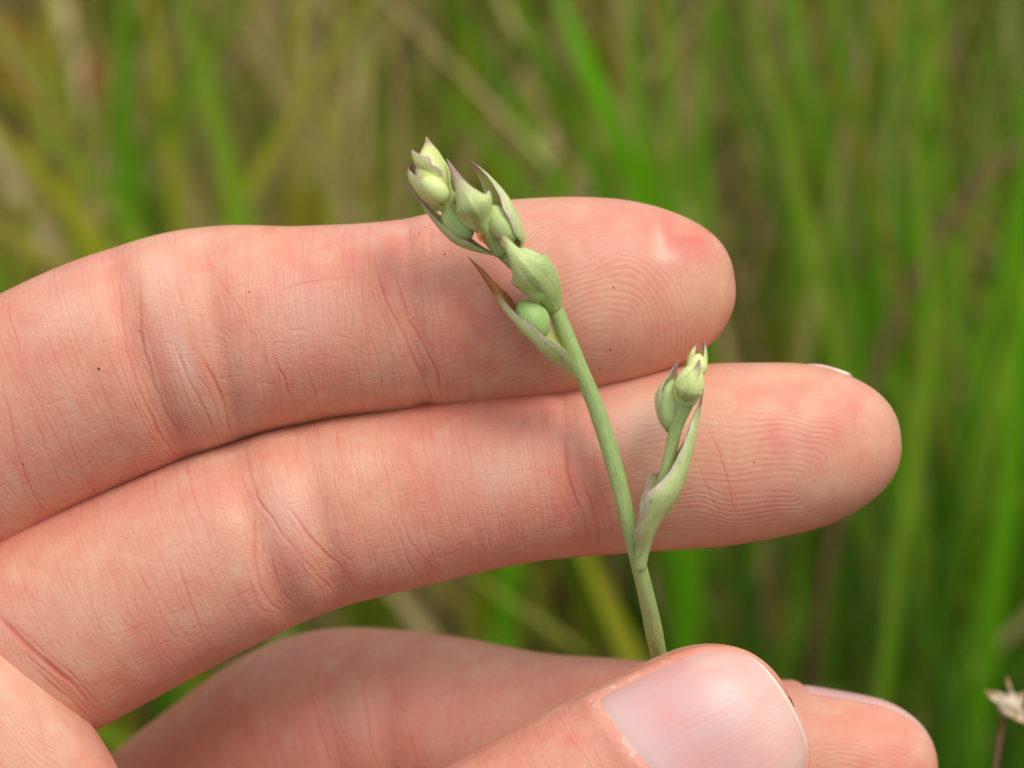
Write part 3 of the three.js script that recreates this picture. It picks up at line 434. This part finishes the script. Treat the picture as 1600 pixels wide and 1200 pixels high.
  part('bud', sweep([[694, 312, 13.6], [684, 300, 14.8], [670, 288, 15], [660, 282, 14.4]], budProfile(16, 0.7), (t, a) => mixc(G.lime, G.leaf, 0.5), { n: 34, m: 28 }), budM, stalk);
  part('bract', bract([[694, 320, 13], [670, 314, 13.8], [650, 297, 13.8], [638, 275, 13.4], [643, 255, 13.0]], [5, 19, 23, 15, 2], [150, 170, 170, 160, 140], [0.75, 0.42, 0.3], leafColor(mixc(G.lime, G.leaf, 0.4), { tip: 0.2, rim: 0.15 }), { wavy: 0.09 }), plantM, stalk);
  const D = leafColor(mixc(G.leaf, G.lime, 0.3), { tip: 0.3, rim: 0.08, baseC: G.stem });
  part('bract', bract([[782, 400, 12.6], [768, 375, 13.4], [752, 350, 14.6], [738, 325, 16.4], [724, 300, 16.4], [711, 275, 15.0], [698, 248, 14.2]], [9, 10, 17, 28, 27, 19, 11, 6, 1], [170, 170, 200, 205, 175, 155, 150, 150, 150], [0.1, 0.05, -1], D, { wavy: 0.018, n: 60 }), plantM, stalk, 'swollen front bract of the spike with a long purple point');
  part('bud', sweep([[756, 362, 13], [742, 336, 13.6], [726, 308, 13.6], [720, 296, 13.4]], budProfile(24, 0.7), (t, a) => mixc(G.leaf, G.deep, 0.2), { n: 34, m: 28 }), budM, stalk);
  part('bract', bract([[710, 330, 12.6], [702, 300, 13.6], [693, 268, 14.4], [681, 238, 14.0], [667, 214, 13.0]], [11, 25, 30, 22, 2], [190, 200, 180, 160, 150], [-0.55, -0.3, -0.6], leafColor(G.lime, { tip: 0.14, rim: 0.12 }), { wavy: 0.06 }), plantM, stalk, 'topmost yellow green bract of the spike');
  part('bract', bract([[686, 292, 13], [664, 276, 13.8], [649, 258, 13.8], [643, 238, 13.2]], [10, 22, 20, 5], [170, 190, 180, 170], [0.6, 0.55, 0.1], leafColor(G.lime, { tip: 0.1, rim: 0.2, tipC: G.edge }), { wavy: 0.12 }), plantM, stalk);
  part('bud', sweep([[694, 300, 12.4], [682, 272, 13.2], [672, 250, 13.2], [664, 238, 12.8]], budProfile(20, 0.6), (t, a) => mixc(G.lime, G.leaf, 0.25 * noise(t * 5, a)), { n: 34, m: 28 }), budM, stalk);
  part('bract', bract([[756, 378, 13.6], [749, 370, 14.2], [744, 358, 14.0]], [3, 6, 1], [150, 160, 140], [0.5, 0.2, 0.8], () => G.brown, { n: 16, m: 12, thick: 0.06 }), plantM, stalk, 'tiny dry brown scale');
}

// ---------------------------------------------------------------- meadow
const bladeM = (color, extra = {}) => new THREE.MeshPhysicalMaterial({ color, roughness: 1, transmission: 0.4, specularIntensity: 0.12, side: THREE.DoubleSide, ...extra });
// a leaf of grass 1 m tall, bending over by `bend` m
function bladeGeometry(bend, width, seg = 7, tipAt = 1) {
  const pos = [], idx = [];
  for (let i = 0; i <= seg; i++) { const t = i / seg, x = bend * t * t, y = t * (1 - 0.25 * bend * t), w = width * 0.5 * (0.55 + 0.6 * t) * Math.pow(1 - Math.pow(t, 3), 0.8) + 0.0002; pos.push(x, y, -w, x - w * 0.25, y, 0, x, y, w); }
  for (let i = 0; i < seg; i++) { const a = i * 3; for (const k of [0, 1]) idx.push(a + k, a + k + 1, a + k + 3, a + k + 1, a + k + 4, a + k + 3); }
  const g = new THREE.BufferGeometry(); g.setAttribute('position', new THREE.Float32BufferAttribute(pos, 3)); g.setIndex(idx); g.computeVertexNormals(); return g;
}
const TMP = new THREE.Object3D();
// no leaf may stand between lens and hand: leaves near the hand stay low
function roomAt(x, z) { const d = -z; return d < -0.05 ? 0.1 : d < 0.3 ? 0.12 : Math.max(0.12, 0.62 - 0.0 * d); }
function meadow(name, label, count, seed, { geo, hMin, hMax, colors, spread, lean = 0.35, where }) {
  const R = rng(seed), mesh = shadows(new THREE.InstancedMesh(geo, bladeM(0xffffff), count)), c = new THREE.Color();
  let n = 0, guard = 0;
  while (n < count && guard++ < count * 20) {
    const d = -0.35 + Math.pow(R(), 1.5) * spread, x = (R() - 0.5) * (1.5 + Math.max(0, d) * 1.5), z = -d; if (where && R() > where(x, z)) continue;
    const hgt = Math.min(lerp(hMin, hMax, R()), roomAt(x, z));
    TMP.position.set(x, -0.005, z); TMP.rotation.set((R() - 0.5) * lean * 2, R() * 6.28, (R() - 0.5) * lean * 2); TMP.scale.set(hgt, hgt, 1 + R() * 0.7); TMP.updateMatrix(); mesh.setMatrixAt(n, TMP.matrix);
    const a = colors[Math.floor(R() * colors.length)], k = 0.6 + 0.65 * R(); mesh.setColorAt(n, c.copy(a).multiplyScalar(k)); n++;
  }
  mesh.count = n; mesh.name = name; scene.add(mesh); tag(mesh, label, 'grass', null, 'stuff'); return mesh;
}
const C3 = (r, g, b) => new THREE.Color().setRGB(r, g, b);
const green = [C3(0.17, 0.28, 0.025), C3(0.23, 0.33, 0.04), C3(0.13, 0.22, 0.025), C3(0.31, 0.35, 0.08), C3(0.28, 0.29, 0.08)];
const olive = [C3(0.24, 0.29, 0.015), C3(0.32, 0.31, 0.03), C3(0.18, 0.26, 0.015), C3(0.40, 0.34, 0.05)];
const straw = [C3(0.55, 0.43, 0.19), C3(0.46, 0.36, 0.13), C3(0.62, 0.51, 0.27), C3(0.34, 0.24, 0.09), C3(0.44, 0.30, 0.15)];
const patch = (x, z) => fbm(x * 4 + 11, z * 4 + 3, 2);
const rightish = (x, z) => sstep(x + (patch(x, z) - 0.5) * 0.5, -0.12, 0.12);
meadow('tall_green_grass', 'bright green meadow grass standing thick behind the fingertips', 9500, 5, { geo: bladeGeometry(0.5, 0.004), hMin: 0.2, hMax: 0.6, colors: green, spread: 3.0, lean: 0.6, where: (x, z) => (0.22 + 0.78 * rightish(x, z)) * (x < 0 && z > -0.55 ? 0.6 : 1) });
meadow('olive_grass', 'olive and yellow green grass leaves behind the hand', 9000, 6, { geo: bladeGeometry(0.6, 0.004), hMin: 0.18, hMax: 0.52, colors: olive, spread: 3.2, lean: 0.75, where: (x, z) => (1 - 0.6 * rightish(x, z)) * (x < 0 && z > -0.45 ? 0.6 : 1) });
meadow('dry_grass', 'straw coloured dead grass tangled low in the meadow', 11000, 19, { geo: bladeGeometry(0.75, 0.0034), hMin: 0.15, hMax: 0.5, colors: straw, spread: 3.2, lean: 0.9, where: (x, z) => 1 - 0.55 * rightish(x, z) });

// Leaves one can tell apart: from a root in the ground through the places where they are seen.
const rootBelow = (v, dx = 0, dz = 0) => V(v.x + dx, -0.01, v.z + dz);
function leafBlade(points, width, face) { // ribbon in metres, folded along its middle, pointed
  const cv = new THREE.CatmullRomCurve3(points, false, 'centripetal'), n = 34, pos = [], idx = [];
  for (let i = 0; i <= n; i++) {
    const t = i / n, c = cv.getPointAt(t), T = cv.getTangentAt(t), S = T.clone().cross(face).normalize(), N = S.clone().cross(T), w = width / 2 * (0.6 + 0.5 * Math.min(1, t * 2)) * Math.pow(1 - Math.pow(t, 5), 0.7) + 0.0001;
    for (const k of [-1, 0, 1]) { const p = c.clone().addScaledVector(S, k * w).addScaledVector(N, k ? w * 0.25 : 0); pos.push(p.x, p.y, p.z); }
  }
  for (let i = 0; i < n; i++) for (const k of [0, 1]) { const a = i * 3 + k; idx.push(a, a + 1, a + 3, a + 1, a + 4, a + 3); }
  const g = new THREE.BufferGeometry(); g.setAttribute('position', new THREE.Float32BufferAttribute(pos, 3)); g.setIndex(idx); g.computeVertexNormals(); return g;
}
const mats = {}; const leafM = (c) => mats[c.join()] ??= bladeM(C3(...c));
function clump(name, label, category, leaves) { // leaves: [[px,py,z]...], width mm, colour
  const first = toWorld(at(...leaves[0][0][0])), root = rootBelow(first), o = base(name, label, category); o.position.copy(root);
  for (const [pts, width, c, tw = 0] of leaves) {
    const w = pts.map((p) => toWorld(at(...p))), r = root.clone().lerp(rootBelow(w[0]), 0.5);
    part('blade', leafBlade([r, ...w].map((p) => p.sub(root)), width / 1000, V(Math.sin(tw), 0.35, Math.cos(tw))), leafM(c), o);
  }
  return o;
}
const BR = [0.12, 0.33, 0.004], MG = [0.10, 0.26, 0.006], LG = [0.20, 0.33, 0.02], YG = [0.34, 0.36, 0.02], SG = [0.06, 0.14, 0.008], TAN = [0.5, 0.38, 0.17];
clump('grass_clump', 'clump of long bright green blades fanning up behind the upper fingertip', 'grass clump', [
  [[[1070, 720, -230], [1010, 330, -230], [935, 150, -225], [850, -60, -290]], 5.5, BR, 0.2], [[[1055, 720, -240], [960, 340, -240], [880, 150, -240], [790, -60, -235]], 4.5, BR, -0.3], [[[1040, 720, -280], [890, 330, -280], [790, 150, -280], [670, -60, -215]], 4.5, BR, 0.4],
  [[[1075, 720, -250], [1030, 330, -250], [995, 150, -250], [985, -60, -250]], 5.5, BR, 0], [[[1080, 720, -260], [1060, 330, -260], [1045, 150, -260], [1040, -60, -260]], 4.5, BR, 0.5], [[[1090, 720, -270], [1100, 330, -270], [1095, 150, -270], [1130, -60, -270]], 4.5, BR, -0.2],
  [[[1030, 720, -230], [860, 360, -230], [740, 200, -230], [650, 110, -230]], 4, BR, 0.1],
]);
clump('grass_clump', 'upright light green blades filling the right edge of the meadow', 'grass clump', [
  [[[1400, 900, -230], [1455, 500, -230], [1430, 200, -230], [1475, -60, -230]], 2.8, LG, 0.2], [[[1560, 900, -230], [1585, 600, -230], [1600, 300, -230], [1630, -20, -230]], 4, BR, 0.3],
  [[[1400, 900, -270], [1375, 500, -270], [1340, 200, -270], [1275, -60, -270]], 4, MG, 0], [[[1480, 900, -290], [1480, 500, -290], [1470, 200, -290], [1430, -60, -290]], 2.8, LG, 0.5], [[[1440, 900, -280], [1390, 560, -280], [1310, 400, -280], [1255, 320, -280]], 3.5, LG, 0.1],
]);
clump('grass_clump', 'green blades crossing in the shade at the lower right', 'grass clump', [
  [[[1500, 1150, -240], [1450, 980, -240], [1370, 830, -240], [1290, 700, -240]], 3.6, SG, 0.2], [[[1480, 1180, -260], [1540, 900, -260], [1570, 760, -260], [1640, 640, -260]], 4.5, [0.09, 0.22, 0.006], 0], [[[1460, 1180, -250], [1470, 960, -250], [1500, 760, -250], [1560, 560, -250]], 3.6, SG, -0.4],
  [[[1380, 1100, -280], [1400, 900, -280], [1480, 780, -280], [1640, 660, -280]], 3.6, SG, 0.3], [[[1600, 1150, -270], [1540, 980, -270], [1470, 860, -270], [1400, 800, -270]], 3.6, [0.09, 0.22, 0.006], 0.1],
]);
clump('grass_clump', 'yellow green blades slanting down at the left edge behind the knuckle', 'grass clump', [
  [[[230, 560, -250], [160, 400, -250], [90, 300, -250], [-60, 150, -250]], 6, YG, 0.3], [[[250, 560, -230], [240, 400, -230], [120, 250, -230], [-30, 120, -230]], 4, LG, 0], [[[215, 560, -270], [205, 400, -270], [190, 200, -270], [205, -60, -270]], 7, MG, 0.4],
]);
{ // straggling leaves of one tuft, leaning every way
  const many = (seed, x0, x1, y0, y1, z0, z1, w, cols, n, slope) => { const R = rng(seed), out = []; for (let k = 0; k < n; k++) { const x = lerp(x0, x1, R()), z = lerp(z0, z1, R()), d = (R() - 0.5) * 2 * slope, top = y0 - R() * 160 - 40, c = cols[k % cols.length], q = 0.8 + 0.4 * R(); out.push([[[x, y1 + 150, z], [x + d * 0.45, lerp(y1, top, 0.45), z], [x + d, top, z + (R() - 0.5) * 30]], w * (0.7 + 0.6 * R()), c.map((v) => +(v * q).toFixed(3)), (R() - 0.5)]); } return out; };
  clump('grass_clump', 'pale dry straw standing between the green clumps right of the upper fingertip', 'grass clump', many(91, 1080, 1300, 60, 700, -390, -300, 2.6, [TAN, [0.36, 0.34, 0.08], [0.36, 0.25, 0.11]], 9, 330));
  clump('grass_clump', 'tangled straw and olive blades above the upper finger left of the flower spike', 'grass clump', many(92, 400, 700, 120, 560, -380, -280, 2.8, [TAN, [0.30, 0.32, 0.04], [0.46, 0.40, 0.14], [0.2, 0.28, 0.02]], 24, 480));
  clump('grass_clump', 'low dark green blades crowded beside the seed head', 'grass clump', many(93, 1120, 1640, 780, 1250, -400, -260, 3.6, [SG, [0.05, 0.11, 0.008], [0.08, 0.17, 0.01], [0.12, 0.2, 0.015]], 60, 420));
  clump('grass_clump', 'mixed green and yellow blades at the far left above the knuckle', 'grass clump', many(94, -40, 330, 60, 560, -340, -270, 3.4, [[0.22, 0.26, 0.03], YG, [0.16, 0.26, 0.02], [0.42, 0.33, 0.12]], 24, 420));
  clump('grass_clump', 'slender green blades in the upper right of the meadow', 'grass clump', many(95, 1240, 1620, 20, 650, -340, -260, 3.4, [MG, LG, [0.14, 0.29, 0.01], [0.24, 0.3, 0.06]], 26, 380));
}
clump('grass_tuft', 'broad light green blade leaning left in the upper left of the meadow', 'grass', [[[[400, 480, -260], [365, 300, -260], [335, 180, -260], [270, -40, -260]], 8, LG, 0.2]]);
clump('grass_tuft', 'dry tan blade crossing the gap under the second straight finger', 'grass', [[[[720, 1080, -250], [670, 990, -250], [620, 930, -250], [540, 840, -250]], 5.5, TAN, 0.2]]);
clump('grass_tuft', 'yellow blade slanting behind the stalk in the gap above the thumb', 'grass', [[[[1010, 1090, -240], [975, 1000, -240], [930, 900, -240], [870, 770, -240]], 6.5, YG, 0.1]]);
clump('grass_tuft', 'bright green blade in the gap left of the stalk', 'grass', [[[[780, 1090, -260], [790, 960, -260], [800, 860, -260], [830, 700, -260]], 8, BR, 0.1]]);
{ // a thin stem bending over at the right
  const o = base('dead_weed', 'thin red brown dead weed arching across the grass at the right', 'weed'), w = [[1290, 900, -260], [1340, 680, -260], [1400, 500, -260], [1500, 320, -260], [1640, 190, -260]].map((p) => toWorld(at(...p))), root = rootBelow(w[0]); o.position.copy(root);
  part('stem', new THREE.TubeGeometry(new THREE.CatmullRomCurve3([root.clone(), ...w].map((p) => p.sub(root)), false, 'centripetal'), 50, 0.0011, 8), new THREE.MeshStandardMaterial({ color: C3(0.16, 0.07, 0.035), roughness: 0.8 }), o);
}
for (const [p, label, c, size] of [[[165, 85, -420], 'rust coloured dead leaf in the upper left of the meadow', [0.42, 0.16, 0.04], 14], [[15, 35, -400], 'ochre dead leaf in the upper left corner', [0.5, 0.34, 0.06], 14], [[470, 275, -420], 'ochre leaf above the upper finger left of the flower spike', [0.45, 0.33, 0.03], 10]]) {
  const o = base('dead_leaf', label, 'leaf'), c0 = toWorld(at(...p)); o.position.copy(rootBelow(c0));
  part('blade', leafBlade([V(0, c0.y - size / 1000, 0), V(0.001, c0.y, 0.002), V(-0.002, c0.y + size / 1000, 0.004)], size / 1000, V(0.2, 0.5, 1)), leafM(c), o);
  part('stem', new THREE.TubeGeometry(new THREE.CatmullRomCurve3([V(0, 0, 0), V(0.004, c0.y * 0.5, 0), V(0, c0.y - size / 1000, 0)]), 16, 0.0007, 6), leafM([0.2, 0.14, 0.05]), o);
}
{ // the dry seed head at the lower right
  const o = inHandFrame(base('seed_head', 'dry papery star shaped seed head on a thin red brown stem, lower right corner', 'seed head')), Z = -27;
  const m = new THREE.MeshPhysicalMaterial({ vertexColors: true, roughness: 0.8, map: streak.map, side: THREE.DoubleSide }), pale = C3(0.66, 0.56, 0.42), tan = C3(0.42, 0.24, 0.09);
  const col = (t) => mixc(pale, tan, sstep(t, 0.45, 0.85));
  for (const [x, y, z] of [[1537, 1078, 0], [1573, 1056, -1], [1612, 1134, 0.5], [1604, 1080, -0.8], [1590, 1128, 1.6]]) part('petal', bract([[1572, 1112, Z], [lerp(1576, x, 0.5), lerp(1104, y, 0.5), Z + z], [x, y, Z + z * 1.5]], [10, 15, 10, 1], [150, 140, 120, 100], [1578 - x, y - 1100, 20], col, { n: 20, m: 12, thick: 0.1 }), m, o);
  part('capsule', sweep([[1568, 1118, Z], [1576, 1104, Z + 0.5], [1584, 1088, Z + 0.6]], budProfile(21, 0.7), (t, a) => mixc(pale, tan, 0.3 * noise(t * 5, a * 2)), { n: 24, m: 20, wob: 0.4 }), m, o);
  part('stem', sweep([[1569, 1118, Z], [1560, 1160, Z], [1552, 1230, Z], [1535, 1700, Z - 10], [1530, 4500, Z - 60]], [4.4, 4.2, 4.2, 4.5, 6], () => C3(0.22, 0.10, 0.05), { n: 60, m: 10 }), m, o);
}

renderer.render(scene, camera);
